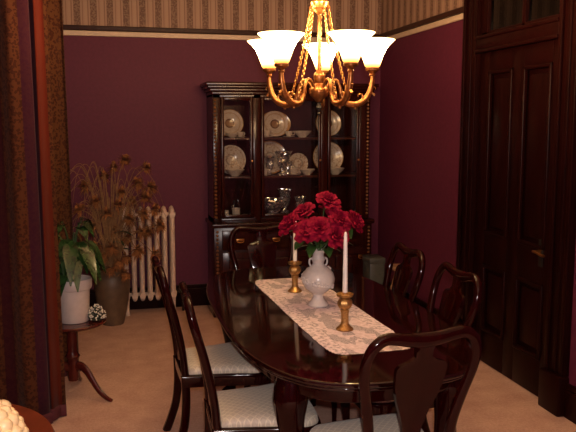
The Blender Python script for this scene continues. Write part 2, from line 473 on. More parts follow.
def seat_outline(w0, w1, d0, d1):
    o = []
    for x, y in spline([(-w0, d0, 0), (-w0-.01, d0+.1, 0), (-w1, d1-.12, 0), (-w1+.01, d1-.04, 0), (-w1+.06, d1-.008, 0), (0, d1, 0), (w1-.06, d1-.008, 0), (w1-.01, d1-.04, 0), (w1, d1-.12, 0), (w0+.01, d0+.1, 0), (w0, d0, 0)], 4): pass
    return o
def outl(w0, w1, d0, d1):
    p = spline([(-w0, d0, 0), (-(w0+w1)/2, (d0+d1)/2, 0), (-w1, d1-.09, 0), (-w1+.015, d1-.03, 0), (-w1+.07, d1-.004, 0), (0, d1, 0), (w1-.07, d1-.004, 0), (w1-.015, d1-.03, 0), (w1, d1-.09, 0), ((w0+w1)/2, (d0+d1)/2, 0), (w0, d0, 0)], 4)
    return [(v.x, v.y) for v in p][::-1]
obj('seat_rail', slab(outl(.195, .25, -.018, .45), .375, .437, .008), M['cherry'], chair)
# cushion: domed
bm = nb(); base = outl(.175, .24, .018, .440); cx, cy = 0, .23
rings = []
for s, z in ((.985, .432), (1.0, .442), (.985, .458), (.94, .470), (.8, .478), (.5, .485), (.25, .487)):
    rings.append([bm.verts.new((cx+(x-cx)*s, cy+(y-cy)*s, z)) for x, y in base])
for r0, r1 in zip(rings, rings[1:]):
    n = len(r0)
    for i in range(n): bm.faces.new((r0[i], r0[(i+1) % n], r1[(i+1) % n], r1[i]))
bm.faces.new(rings[-1]); bm.faces.new(rings[0][::-1]); bmesh.ops.recalc_face_normals(bm, faces=bm.faces)
obj('seat', bm, M['seat'], chair, angle=70)
for s in (-1, 1):
    p = spline([(s*.176, -.002, .43), (s*.176, .0, .30), (s*.180, -.012, .17), (s*.186, -.045, .06), (s*.190, -.068, 0.0)], 4)
    obj('leg', sweep(p, .019, .021, (0, 1, 0), 12, square=True), M['cherry'], chair)
def cabriole(x, y, ztop, sx, sy, k, leafz=None):
    # S-curved leg bulging outwards (sx, sy) at the knee with a pad foot
    P = [(1.0, -.00, 1.0), (.93, .10, 1.12), (.84, .22, 1.20), (.74, .20, 1.0), (.60, .08, .74), (.40, -.08, .52), (.20, -.10, .42), (.10, -.02, .42), (.055, .14, .62), (.03, .22, .80), (0.0, .20, .72)]
    pts = spline([(x+sx*o*k*1.5, y+sy*o*k*1.5, ztop*t) for t, o, r in P], 4)
    pts[-1].z = 0
    rr = []
    zs = [(t*ztop, r*k) for t, o, r in P][::-1]
    for q in pts: rr.append(interp(zs, min(max(q.z, 0), ztop)))
    return sweep(pts, rr, rr, (sx*.7, sy*.7, .0), 12)
for s in (-1, 1):
    obj('leg', cabriole(s*.205, .40, .40, s*.7, .7, .030), M['cherry'], chair)

GC = 'cherry dining chairs round the oval table'
spots = [
    (1.025, 2.375, math.radians(6), 'dark cherry dining chair at the near end of the oval table, seen from behind'),
    (1.01, 4.86, PI+.02, 'dark dining chair at the far end of the table before the china cabinet'),
    (.405, 3.085, -PI/2-.03, 'cream-seated dining chair on the left side of the table, nearer the camera'),
    (.330, 3.77, -PI/2+.03, 'cream-seated dining chair on the left side of the table, nearer the radiator'),
    (1.545, 3.245, PI/2, 'dark dining chair on the door side of the table, nearer the camera'),
    (1.555, 3.90, PI/2, 'dark dining chair on the door side of the table, nearer the back wall'),
]
for i, (x, y, r, lab) in enumerate(spots):
    if i == 0:
        chair.location = (x, y, 0); chair.rotation_euler = (0, 0, r); chair['label'] = lab; chair['group'] = GC
    else: dup(chair, (x, y, 0), r, lab, GC)

# ---------------------------------------------------------------- dining table
TX, TY, TA, TB = 1.03, 3.585, .535, 1.135
def sup(a, b_, n=3.1, N=96):
    o = []
    for i in range(N):
        t = 2*PI*i/N; c, s = math.cos(t), math.sin(t)
        o.append((a*math.copysign(abs(c)**(2/n), c), b_*math.copysign(abs(s)**(2/n), s)))
    return o
table = thing('dining_table', 'polished dark cherry oval dining table with cabriole legs', 'table', (TX, TY, 0))
bm = slab(sup(TA, TB), .728, .75, .008, 3)
slab(sup(TA-.012, TB-.012), .714, .7285, .004, 2, bm)
obj('tabletop', bm, M['table_wood'], table, angle=50)
obj('apron', slab(sup(TA-.085, TB-.10), .635, .715, .004), M['cherry'], table)
for sx in (-1, 1):
    for sy in (-1, 1):
        bm = cabriole(sx*.335, sy*.80, .70, sx*.75, sy*.6, .062)
        obj('leg', bm, M['cherry'], table)

# lace runner
RX, RY, RW, RL = 1.032, 3.56, .196, .765
bm = nb(); uvl = bm.loops.layers.uv.new('UVMap')
out = []
N = 150
for i in range(N):
    t = 2*PI*i/N; c, s = math.cos(t), math.sin(t); n = 9.0
    k = 1+.010*math.sin(t*46)
    out.append((RW*k*math.copysign(abs(c)**(2/n), c), RL*k**.4*math.copysign(abs(s)**(2/n), s)))
vs = [bm.verts.new((x, y, 0.0015)) for x, y in out]; f = bm.faces.new(vs)
r = bmesh.ops.inset_region(bm, faces=[f], thickness=.012, depth=.0012)
for f in bm.faces:
    for lp in f.loops: lp[uvl].uv = (lp.vert.co.x, lp.vert.co.y)
run = obj('table_runner', bm, M['lace'], None)
run.location = (RX, RY, .7505); run.rotation_euler = (0, 0, .033)
tag(run, 'white lace table runner with scalloped edge lying along the dining table', 'table runner')
TZ = .753

# porcelain vase with raised flowers
vase = thing('flower_vase', 'white porcelain vase with raised flowers standing on the lace runner', 'vase', (1.038, 3.617, TZ))
prof = [(0, 0), (.052, 0), (.055, .006), (.052, .014), (.036, .030), (.027, .050), (.030, .064), (.046, .076), (.070, .096), (.085, .124), (.088, .148), (.080, .174), (.060, .198), (.036, .214), (.029, .226), (.033, .240), (.038, .250), (.030, .262), (.029, .276), (.037, .292), (.040, .298), (.034, .298), (.024, .28), (.022, .23), (.05, .18), (.06, .13), (0, .09)]
obj('body', lathe(prof, 36), M['porcelain'], vase)
bm = nb()
for i in range(16):
    a = i*2.4; z = .105+(.085*((i*.618) % 1)); r = .085-abs(z-.14)*.35
    c = Vector((r*math.cos(a), r*math.sin(a), z))
    for k in range(5):
        b_ = k*2*PI/5; tv = Vector((-math.sin(a), math.cos(a), 0))*math.cos(b_)*.011 + Vector((0, 0, 1))*math.sin(b_)*.011
        sphere(bm, c+tv*1.0, .0088, u=8, v=6)
obj('raised_flower', bm, M['porcelain'], vase)
for s in (-1, 1):
    obj('handle', sweep(spline([(s*.032, 0, .254), (s*.046, 0, .248), (s*.048, 0, .228), (s*.040, 0, .212)], 5), .005), M['porcelain'], vase)

# candlesticks and candles
def candle_set(x, y, lab1, lab2):
    cs = thing('candlestick', lab1, 'candlestick', (x, y, TZ), 0, 'brass candlesticks on the runner')
    obj('base', lathe([(0, 0), (.040, 0), (.041, .005), (.036, .011), (.026, .018), (.019, .030)], 28), M['candle_brass'], cs)
    obj('stem', lathe([(.019, .028), (.017, .05), (.018, .08), (.021, .088), (.0215, .094), (.017, .098)], 24), M['candle_brass'], cs)
    bm = lathe([(.015, .096), (.026, .104), (.034, .118), (.035, .130), (.030, .142), (.020, .150)], 24, fn=lambda a, z: 1+.05*math.cos(a*8))
    obj('carved_knop', bm, M['candle_brass'], cs)
    obj('drip_cup', lathe([(.018, .148), (.026, .154), (.038, .160), (.040, .170), (.034, .172), (.030, .166), (.0135, .165), (.013, .176), (0, .176)], 28, fn=lambda a, z: 1+.03*math.cos(a*6)), M['candle_brass'], cs)
    c = thing('candle', lab2, 'candle', (x, y, TZ+.172), 0, 'white taper candles')
    obj('wax', lathe([(0, .004), (.0115, .005), (.0115, .05), (.010, .18), (.0075, .275), (.004, .286), (0, .288)], 18), M['wax'], c)
    obj('wick', sweep([(0, 0, .286), (.001, 0, .300)], .0012, seg=6), M['wick'], c)
candle_set(1.033, 3.149, 'brass candlestick on the lace runner, nearer the camera, beside the near scalloped end', 'tall white taper candle standing clear to the right of the roses')
candle_set(.999, 3.961, 'brass candlestick on the lace runner behind and left of the vase', 'white taper candle half hidden behind the red roses')

# roses
def petal(bm, ang, r0, r1, z0, z1, w, curl, tilt):
    nu, nv = 7, 6; g = []
    for j in range(nv):
        v = j/(nv-1); row = []
        for i in range(nu):
            u = i/(nu-1)*2-1
            wid = w*(math.sin(PI*min(1, .22+v*.62)))*(1-.10*v*v)
            rr = r0+(r1-r0)*(v**.8)+curl*max(0, v-.65)**1.2
            a = ang+u*wid
            zz = z0+(z1-z0)*math.sin(v*PI/2*.96) - curl*.75*max(0, v-.7) - .006*u*u*v + .0025*math.sin(u*5+ang*3)*v
            rr *= 1-.05*(u*u)*(1-v)
            row.append(bm.verts.new((rr*math.cos(a), rr*math.sin(a), zz)))
        g.append(row)
    for j in range(nv-1):
        for i in range(nu-1): bm.faces.new((g[j][i], g[j][i+1], g[j+1][i+1], g[j+1][i]))
def rose_bloom(s=1.0):
    bm = nb()
    for n, r0, r1, z0, z1, w, curl, off in ((6, .010, .066, 0, .040, .66, .035, 0), (6, .010, .056, 0, .052, .68, .03, .5), (5, .008, .043, .004, .062, .72, .022, .2), (4, .006, .030, .006, .068, .85, .014, .9), (3, .004, .017, .008, .072, 1.1, .006, .4)):
        for k in range(n):
            petal(bm, off+k*2*PI/n+random.uniform(-.12, .12), r0*s, r1*s*random.uniform(.93, 1.07), z0*s, z1*s*random.uniform(.93, 1.05), w, curl*s, 0)
    bmesh.ops.recalc_face_normals(bm, faces=bm.faces)
    return bm
def leaf_mesh(bm, base, d, length, width, droop, up=Vector((0, 0, 1)), n=7):
    d = Vector(d).normalized(); side = d.cross(up)
    if side.length < .05: side = Vector((1, 0, 0))
    side.normalize(); base = Vector(base); rows = []
    for j in range(n):
        t = j/(n-1)
        c = base + d*(length*t) + Vector((0, 0, -droop*t*t))
        w = width*(math.sin(PI*(.04+.93*t**.75)))*.5
        nrm = side.cross(d)
        rows.append([bm.verts.new(c-side*w+nrm*w*.25), bm.verts.new(c), bm.verts.new(c+side*w+nrm*w*.25)])
    for a, b_ in zip(rows, rows[1:]):
        for k in range(2): bm.faces.new((a[k], a[k+1], b_[k+1], b_[k]))
    return bm
vx, vy, vz = 1.038, 3.617, TZ+.298
# offsets (right, away, up) of each bloom centre from the vase mouth, in metres
rt = Vector((.972, -.235, 0)); aw = Vector((.235, .972, 0))
roses = [
    (.040, .00, .265, 'topmost red rose, standing highest in the white vase'),
    (-.135, -.01, .150, 'red rose at the far left of the bouquet in the white vase'),
    (.000, -.085, .140, 'red rose at the front centre of the bouquet, facing the camera'),
    (-.065, .02, .205, 'red rose above the left rose, upper left of the bouquet'),
    (.095, -.04, .180, 'red rose right of centre in the bouquet, just below the topmost one'),
    (.165, .01, .160, 'red rose at the far right of the bouquet in the white vase'),
    (-.055, -.075, .125, 'red rose low at the front left of the bouquet'),
    (.075, -.085, .105, 'red rose low at the front right of the bouquet'),
    (.060, .10, .190, 'red rose at the back of the bouquet behind the topmost rose'),
]
for i, (r_, a_, u_, lab) in enumerate(roses):
    p = Vector((vx, vy, vz)) + rt*r_ + aw*a_ + Vector((0, 0, u_-.03))
    t = thing('rose', lab, 'flower', p, 0, 'red roses in the vase')
    d = (rt*r_ + aw*a_*1.0 + Vector((0, 0, .10)) + Vector((-.25, -.95, .25))*.07).normalized()
    q = d.to_track_quat('Z', 'Y')
    bo = obj('bloom', rose_bloom(random.uniform(.92, 1.05)), M['rose'], t, angle=60); bo.rotation_mode = 'QUATERNION'; bo.rotation_quaternion = q
    neck = Vector((vx+.008*math.cos(i*2.1), vy+.008*math.sin(i*2.1), vz-.03))-p
    pth = spline([(0, 0, 0), tuple(-d*.045), tuple(neck*.6+Vector((0, 0, .02))), tuple(neck)], 5)
    obj('stem', sweep(pth, .0028, seg=6), M['rose_stem'], t)
    for k in range(3):
        bm = nb(); ang = i*2.1+k*2.2
        base = neck*.40+Vector((0, 0, -.02)) if k else -d*.03
        dv = Vector((math.cos(ang), math.sin(ang), random.uniform(-.15, .25))) + rt*r_*3
        leaf_mesh(bm, base, dv, random.uniform(.075, .10), .052, .035)
        obj('leaf', bm, M['rose_leaf'], t, angle=80)

# ---------------------------------------------------------------- china cabinet
CX0, CX1 = .865, 2.305; CF = 6.35; CB = YB-.03
cab = thing('china_cabinet', 'tall dark wood china cabinet with glass doors against the back wall', 'cabinet', (0, 0, 0))
cab.location = (1.585, 6.56, 0)
OFF = Vector((-1.585, -6.56, 0))
def cobj(name, bm, m, parent=cab, smooth=True):
    if parent is cab: bmesh.ops.translate(bm, verts=bm.verts, vec=OFF)
    return obj(name, bm, m, parent, smooth)
def cchild(name, bm, m, parent, smooth=True):
    bmesh.ops.translate(bm, verts=bm.verts, vec=OFF); return obj(name, bm, m, parent, smooth)
# hutch carcass
bm = nb()
box(bm, CX0, CX0+.025, CF+.02, CB, .84, 1.97); box(bm, CX1-.025, CX1, CF+.02, CB, .84, 1.97)
box(bm, CX0, CX1, CB-.015, CB, .84, 1.97); box(bm, CX0, CX1, CF+.02, CB, 1.94, 1.97); box(bm, CX0, CX1, CF+.01, CB, .835, .872, .004)
for a, b_ in ((CX0, .935), (1.222, 1.292), (1.845, 1.905), (2.205, CX1)): box(bm, a, b_, CF, CF+.03, .84, 1.96, .005)
box(bm, CX0, CX1, CF, CF+.03, 1.925, 1.965, .004)
cobj('hutch_case', bm, M['cabinet_wood'])
bm = nb()
for k, (e, z0, z1) in enumerate(((.008, 1.955, 1.985), (.028, 1.982, 2.012), (.048, 2.008, 2.036), (.062, 2.03, 2.062))):
    box(bm, CX0-e, CX1+e, CF-e, CB, z0, z1, .008, 3)
cobj('cornice', bm, M['cabinet_wood'])
for i, z in enumerate((1.239, 1.581)):
    cobj('shelf', bx(CX0+.026, CX1-.026, CF+.05, CB-.016, z-.018, z, bev=.003), M['shelf_glassy'])
# glazed doors: frame + pane + knob
for k, (a, b_) in enumerate(((.937, 1.220), (1.294, 1.843), (1.907, 2.203))):
    bm = nb(); w = .026
    box(bm, a, a+w, CF-.012, CF+.018, .875, 1.935, .006); box(bm, b_-w, b_, CF-.012, CF+.018, .875, 1.935, .006)
    box(bm, a+w, b_-w, CF-.012, CF+.018, .875, .905, .006); box(bm, a+w, b_-w, CF-.012, CF+.018, 1.905, 1.935, .006)
    d = cobj('glass_door', bm, M['cabinet_wood'])
    cchild('pane', bx(a+w, b_-w, CF+.002, CF+.006, .905, 1.905), M['pane'], d, False)
    kx = b_-.013
    kn = cchild('knob', lathe([(0, 0), (.006, 0), (.005, .012), (.010, .018), (.008, .026), (0, .028)], 12, off=(0, 0, 0)), M['brass'], d)
    kn.data.transform(Matrix.Translation(Vector((kx, CF-.012, 1.38))) @ Matrix.Rotation(PI/2, 4, 'X') @ Matrix.Translation(-OFF))
    kn.data.transform(Matrix.Translation(OFF))
# beaded columns on the front corners (upper and lower)
for cxp in (CX0+.020, CX1-.020):
    for z0, z1, yf in ((.87, 1.93, CF-.004), (.12, .79, 6.285)):
        bm = nb(); n = int((z1-z0)/.033)
        for i in range(n): sphere(bm, (cxp, yf, z0+.016+i*.033), .0125, u=8, v=6)
        cobj('beading', bm, M['bead'])
# base
BF = 6.29
bm = nb()
box(bm, CX0-.01, CX1+.01, BF, CB, .09, .80, .004); box(bm, CX0-.03, CX1+.03, BF-.025, CB, .80, .838, .010, 3)
box(bm, CX0-.025, CX1+.025, BF-.02, CB, .0, .10, .012, 3)
cobj('base_case', bm, M['cabinet_wood'])
def bail(parent, x, z, y):
    bm = nb(); box(bm, x-.035, x+.035, y-.005, y, z-.011, z+.011, .004)
    sweep(spline([(x-.028, y-.006, z), (x-.026, y-.018, z-.014), (x, y-.022, z-.020), (x+.026, y-.018, z-.014), (x+.028, y-.006, z)], 5), .0035, seg=8, bm=bm)
    cchild('handle', bm, M['brass'], parent)
for a, b_ in ((.925, 1.245), (1.270, 1.875), (1.900, 2.245)):
    for z0, z1, nm in ((.60, .775, 'drawer'), (.125, .58, 'cupboard_door')):
        bm = nb(); box(bm, a, b_, BF-.016, BF+.002, z0, z1, .006)
        if nm == 'cupboard_door': box(bm, a+.06, b_-.06, BF-.026, BF-.010, z0+.06, z1-.06, .012, 3)
        d = cobj(nm, bm, M['cabinet_wood'])
        yy = BF-.016
        if nm == 'drawer':
            for x in ([(a+b_)/2] if b_-a < .5 else [a+.14, b_-.14]): bail(d, x, (z0+z1)/2, yy)
        else: bail(d, b_-.035, .50, yy)
bm = lathe([(0, -.02), (.03, -.018), (.036, 0), (0, 0)], 16, off=(1.02, 6.45, 1.94)); cobj('cabinet_light', bm, M['puck'])

# china: each its own thing
def upright(name, bm, m, loc, lab, cat, group, lean=.16):
    o = obj(name, bm, m); o.rotation_euler = (PI/2-lean, 0, 0); o.location = loc; return tag(o, lab, cat, group)
def plate_bm(r, seg=40, ov=1.0):
    bm = lathe([(0, 0), (r*.58, 0), (r*.66, .008), (r*.97, .020), (r, .022), (r*.99, .026), (r*.66, .014), (r*.57, .006), (0, .006)], seg)
    for v in bm.verts: v.co.x *= ov
    return bm
def put_plate(x, zs, r, m, lab, y=6.62, ov=1.0, name='plate', grp='display plates'):
    lean = .16
    o = upright(name, plate_bm(r, ov=ov), m, (x, y, zs+r*math.cos(lean)+.004), lab, 'plate', grp, lean)
S0, S1, S2 = .872, 1.239, 1.581
put_plate(1.055, S2, .125, M['china_med'], 'round plate with a brown medallion, upper shelf behind the left glass door')
put_plate(1.475, S2, .118, M['china_med'], 'oval platter with a brown medallion, upper shelf behind the middle glass door', ov=1.25, name='platter')
put_plate(1.985, S2, .125, M['china_med'], 'round plate with a brown medallion, upper shelf behind the right glass door')
put_plate(1.065, S1, .135, M['china_floral'], 'floral dinner plate standing on the middle shelf behind the left glass door')
put_plate(1.430, S1, .155, M['china_floral'], 'largest floral plate, middle shelf behind the crystal in the middle door')
put_plate(1.985, S1, .150, M['china_floral'], 'floral plate standing on the middle shelf behind the right glass door')
put_plate(1.700, S1, .095, M['china_floral'], 'small floral plate standing right of the crystal on the middle shelf', y=6.64)
cup_prof = [(0, 0), (.020, 0), (.022, .004), (.034, .028), (.041, .055), (.038, .055), (.031, .028), (.018, .008), (0, .007)]
saucer = [(0, 0), (.035, 0), (.062, .010), (.063, .013), (.034, .005), (0, .004)]
def cup(x, y, z, lab, s=1.0):
    t = thing('teacup', lab, 'cup', (x, y, z), random.uniform(-.5, .5), 'china cups in the cabinet')
    b_ = lathe([(r*s, q*s+.008) for r, q in cup_prof], 22); obj('bowl', b_, M['china_cup'], t)
    obj('saucer', lathe([(r*s, q*s) for r, q in saucer], 22), M['china_cup'], t)
    obj('handle', sweep(spline([(.036*s, 0, .05*s+.006), (.058*s, 0, .045*s+.006), (.054*s, 0, .022*s+.006), (.030*s, 0, .018*s+.006)], 4), .0035, seg=6), M['china_cup'], t)
cup(1.375, 6.50, S2, 'china teacup on its saucer left of the oval platter, upper shelf')
cup(1.585, 6.52, S2, 'china teacup on its saucer just right of the oval platter, upper shelf', .9)
cup(1.620, 6.47, S1, 'china teacup on its saucer right of the tall crystal vase, middle shelf')
cup(1.345, 6.46, S1, 'china teacup on its saucer at the left front of the middle shelf, middle door', .95)
cup(1.125, 6.45, S2, 'small china teacup in front of the medallion plate behind the left door', .8)
bowl_prof = [(0, 0), (.035, 0), (.037, .006), (.070, .035), (.088, .058), (.085, .060), (.066, .036), (.032, .010), (0, .009)]
def bowl(x, y, z, lab, sc=1.0, name='china_bowl'):
    o = obj(name, lathe([(r*sc, q*sc) for r, q in bowl_prof], 26), M['china_cup']); o.location = (x, y, z); tag(o, lab, 'bowl', 'china bowls in the cabinet')
bowl(1.715, 6.53, S2, 'wide china bowl at the right of the upper shelf, middle door')
bowl(1.075, 6.47, S1, 'china bowl in front of the floral plate behind the left door')
bowl(1.755, 6.50, S1, 'china bowl in front of the small floral plate at the right of the middle shelf', .85)
bowl(2.020, 6.48, S1, 'china bowl in front of the floral plate behind the right door')
bowl(1.060, 6.50, S2, 'low china bowl in front of the medallion plate behind the left door', .7)
# cut crystal: faceted lathe shapes
def crystal(name, prof, loc, lab, cat, seg=26):
    pr = [(v.x, v.z) for v in spline([(r, 0, z) for r, z in prof], 2)]
    pr = [(max(r, 0) if 0 < i < len(pr)-1 else 0, max(z, 0)) for i, (r, z) in enumerate(pr)]
    bm = lathe(pr, seg, fn=lambda a, z: 1+.05*math.cos(a*13+z*140))
    rj = random.Random(len(name)+int(loc[0]*100))
    for v in bm.verts:
        if v.co.z > .004: v.co += Vector((rj.uniform(-1, 1), rj.uniform(-1, 1), rj.uniform(-1, 1)))*.0042
    bmesh.ops.triangulate(bm, faces=bm.faces)
    o = obj(name, bm, M['crystal'], None, False); o.location = loc; return tag(o, lab, cat, 'cut crystal in the cabinet')
cv = [(0, 0), (.045, 0), (.050, .008), (.020, .03), (.018, .05), (.035, .07), (.052, .10), (.058, .13), (.055, .16), (.064, .19), (.080, .215), (.076, .215), (.05, .17), (.03, .08), (0, .07)]
crystal('crystal_vase', cv, (1.520, 6.47, S1), 'tall cut crystal vase with flared rim on the middle shelf, middle door', 'vase')
crystal('crystal_goblet', [(r*.62, z*.80) for r, z in cv], (1.405, 6.52, S1), 'cut crystal goblet left of the tall crystal vase on the middle shelf', 'goblet')
crystal('crystal_tumbler', [(0, 0), (.034, 0), (.036, .03), (.040, .07), (.044, .115), (.040, .115), (.034, .05), (.03, .012), (0, .010)], (1.590, 6.58, S1), 'cut crystal tumbler behind the teacup, right of the tall crystal vase', 'tumbler')
cb = [(0, 0), (.05, 0), (.055, .01), (.04, .025), (.07, .05), (.10, .085), (.118, .12), (.125, .145), (.119, .145), (.095, .09), (.06, .05), (0, .035)]
crystal('crystal_bowl', cb, (1.43, 6.50, S0), 'large cut crystal bowl at the left of the bottom shelf, middle door', 'bowl', 24)
crystal('crystal_vase', [(r*.85, z*1.05) for r, z in cv], (1.575, 6.63, S0), 'cut crystal vase behind and right of the crystal bowl on the bottom shelf', 'vase')
crystal('crystal_goblet', [(r*.7, z*.75) for r, z in cv], (1.69, 6.50, S0), 'cut crystal goblet right of the crystal bowl on the bottom shelf, by the roses', 'goblet')
# bottom left: figurine and white cups
fg = thing('figurine', 'small dark figurine on the bottom shelf behind the left door', 'figurine', (1.075, 6.52, S0))
obj('plinth', lathe([(0, 0), (.030, 0), (.030, .010), (.026, .015), (0, .015)], 16), M['figurine'], fg)
bm = nb(); sweep(spline([(0, 0, .014), (.004, 0, .05), (-.004, 0, .09), (.002, 0, .115)], 4), [.022]*4+[.019]*4+[.012]*4+[.007], seg=10, bm=bm)
sphere(bm, (.002, 0, .132), .015); sweep(spline([(-.012, 0, .10), (-.030, -.01, .085), (-.022, -.018, .065)], 4), .006, seg=6, bm=bm)
obj('body', bm, M['figurine'], fg)
o = obj('ceramic_cup', lathe([(0, 0), (.030, 0), (.034, .02), (.036, .07), (.039, .085), (.035, .085), (.031, .02), (0, .01)], 22), M['china_cup']); o.location = (1.075, 6.42, S0)
tag(o, 'plain white cup in front of the dark figurine on the bottom shelf', 'cup', 'small white pieces on the bottom shelf')
o = obj('ceramic_box', slab([(x*.035, y*.03) for x, y in sup(1, 1, 5, 28)], 0, .06, .008), M['china_cup']); o.location = (.985, 6.50, S0)
tag(o, 'small pale box at the left end of the bottom shelf', 'box', 'small white pieces on the bottom shelf')
o = obj('trinket_dish', lathe([(0, 0), (.02, 0), (.045, .014), (.046, .018), (.02, .006), (0, .005)], 20), M['china_cup']); o.location = (1.165, 6.45, S0)
tag(o, 'small shallow dish beside the white cup on the bottom shelf', 'dish', 'small white pieces on the bottom shelf')

# ---------------------------------------------------------------- chandelier
HX, HY = 1.004, 3.5
ch = thing('chandelier', 'brass five-arm chandelier with glowing frosted bell shades', 'chandelier', (HX, HY, 0))
obj('hub', lathe([(0, 1.805), (.014, 1.808), (.022, 1.822), (.042, 1.838), (.050, 1.858), (.046, 1.876), (.030, 1.890), (.020, 1.90), (.026, 1.912), (.030, 1.935), (.027, 1.945), (.018, 1.955), (.010, 1.965), (0, 1.967)], 28, fn=lambda a, z: 1+(.04*math.cos(a*10) if 1.83 < z < 1.88 else 0)), M['copper_brass'], ch)
obj('finial', lathe([(0, 1.742), (.005, 1.744), (.009, 1.752), (.004, 1.760), (.010, 1.770), (.017, 1.782), (.012, 1.795), (.008, 1.806), (0, 1.81)], 20), M['iron'], ch)
obj('stem', sweep([(0, 0, 1.955), (0, 0, 2.24)], .0085, seg=12), M['copper_brass'], ch)
obj('crown', lathe([(0, 2.225), (.012, 2.228), (.022, 2.24), (.034, 2.252), (.030, 2.260), (.040, 2.272), (.046, 2.285), (.036, 2.296), (.030, 2.32), (.018, 2.36), (.009, 2.38), (0, 2.38)], 28), M['brass'], ch)
obj('ceiling_rod', sweep([(0, 0, 2.37), (0, 0, ZC-.03)], .007, seg=10), M['copper_brass'], ch)
obj('ceiling_canopy', lathe([(0, ZC-.05), (.03, ZC-.048), (.06, ZC-.02), (.068, ZC), (0, ZC)], 28), M['brass'], ch)
RA = .272
AZ0 = math.radians(20)
lights = []
for i in range(5):
    az = AZ0 + i*2*PI/5; dx, dy = math.sin(az), math.cos(az); tx, ty = dy, -dx
    def P(r, z, s=0): return (dx*r+tx*s, dy*r+ty*s, z)
    arm_p = spline([P(.03, 1.865), P(.055, 1.905), P(.085, 1.915), P(.105, 1.885), P(.115, 1.840), P(.140, 1.805), P(.185, 1.797), P(.228, 1.815), P(.258, 1.855), P(RA, 1.91), P(RA, 1.945)], 5)
    n = len(arm_p)
    arm = obj('arm', sweep(arm_p, [interp([(0, .007), (.3, .009), (.55, .0165), (.8, .015), (1, .010)], k/(n-1)) for k in range(n)], seg=10), M['copper_brass'], ch)
    for r, z, sg in ((.135, 1.835, 1), (.205, 1.832, 1), (.285, 1.868, -1)):
        bm = nb(); sweep(spline([P(r, z-.025), P(r+.018*sg, z-.004), P(r+.012*sg, z+.016), P(r-.004*sg, z+.014), P(r-.004*sg, z+.004)], 5), [.007-.00025*k for k in range(21)], seg=7, bm=bm)
        obj('scroll', bm, M['brass'], arm)
    obj('bead', sphere(nb(), P(.185, 1.780), .008), M['brass'], arm)
    obj('cup', lathe([(0, -.035), (.012, -.035), (.016, -.028), (.012, -.022), (.020, -.012), (.033, -.006), (.035, .004), (.030, .008), (0, .008)], 22, off=P(RA, 1.972)), M['copper_brass'], arm)
    # shade: origin at the base so the glow follows its own height
    sb = lathe([(.030, 0), (.036, .006), (.044, .030), (.055, .062), (.070, .092), (.090, .116), (.108, .131), (.110, .134), (.106, .134), (.088, .120), (.068, .096), (.052, .064), (.040, .030), (.028, .006)], 36)
    sh = obj('shade', sb, M['shade'], ch); sh.location = P(RA, 1.980)
    bm = lathe([(0, 0), (.010, 0), (.012, .02), (.022, .05), (.024, .065), (.016, .082), (0, .088)], 16)
    bo = obj('bulb', bm, M['bulb'], sh); bo.location = (0, 0, .004)
    # decorative chain from the crown to the arm: interlocked links
    cp = spline([P(.044, 2.275), P(.066, 2.15), P(.104, 1.99), P(.152, 1.825)], 60)
    tot = [0]
    for a, b_ in zip(cp, cp[1:]): tot.append(tot[-1]+(b_-a).length)
    bm = nb(); pitch = .0135; kk = 0; s_ = 0
    while s_ < tot[-1]-.004:
        j = max(k for k in range(len(tot)) if tot[k] <= s_); j = min(j, len(cp)-2)
        c = cp[j]; T = (cp[j+1]-cp[j]).normalized()
        nrm = Vector((tx, ty, 0)) if kk % 2 else T.cross(Vector((tx, ty, 0))).normalized()
        sd = T.cross(nrm).normalized()
        ring = [c+T*(.0098*math.cos(q*PI/5))+sd*(.0062*math.sin(q*PI/5)) for q in range(10)]
        sweep(ring, .0021, seg=5, bm=bm, closed=True)
        s_ += pitch; kk += 1
    obj('chain', bm, M['brass'], ch)
    lights.append((HX+dx*RA, HY+dy*RA, 1.980+.16))
for i, p in enumerate(lights):
    ld = bpy.data.lights.new('chandelier_bulb_light', 'POINT'); ld.energy = 25.5; ld.color = (1, .60, .30); ld.shadow_soft_size = .04
    lo = bpy.data.objects.new('chandelier_bulb_light', ld); COL.objects.link(lo); lo.location = p

# ---------------------------------------------------------------- radiator
rad = thing('radiator', 'cream painted cast iron column radiator against the back wall', 'radiator', (0, 0, 0))
x0 = .070; pitch = .0685
for i in range(7):
    bm = nb(); x = x0+pitch*(i+.5)
    for y in (6.535, 6.60, 6.665):
        sweep([(x, y, .16), (x, y, .90)], .0215, .020, (0, 1, 0), 12, bm=bm)
    for z, r in ((.175, .028), (.90, .028)):
        sweep([(x, 6.51, z), (x, 6.69, z)], .026, r, (0, 0, 1), 12, bm=bm)
    sphere(bm, (x, 6.535, .925), .025, .9, 1, 1.5); sphere(bm, (x, 6.665, .925), .025, .9, 1, 1.5); sphere(bm, (x, 6.60, .93), .028, .8, 1.6, 1.6)
    sphere(bm, (x, 6.535, .155), .025, .9, 1, 1.2)
    if i in (0, 6):
        for y in (6.535, 6.665): lathe([(.020, .15), (.016, .07), (.022, .03), (.024, 0), (0, 0)], 12, bm, (x, y, 0))
    obj('section', bm, M['rad'], rad)
for z in (.175, .90): obj('connector', sweep([(x0, 6.60, z), (x0+pitch*7, 6.60, z)], .016, seg=10), M['rad'], rad)
bm = nb(); sweep(spline([(x0+pitch*7-.01, 6.60, .175), (x0+pitch*7+.05, 6.60, .175), (x0+pitch*7+.055, 6.60, .12), (x0+pitch*7+.055, 6.60, 0)], 5), .011, seg=10, bm=bm)
sphere(bm, (x0+pitch*7+.055, 6.60, .20), .02)
obj('valve', bm, M['iron'], rad)

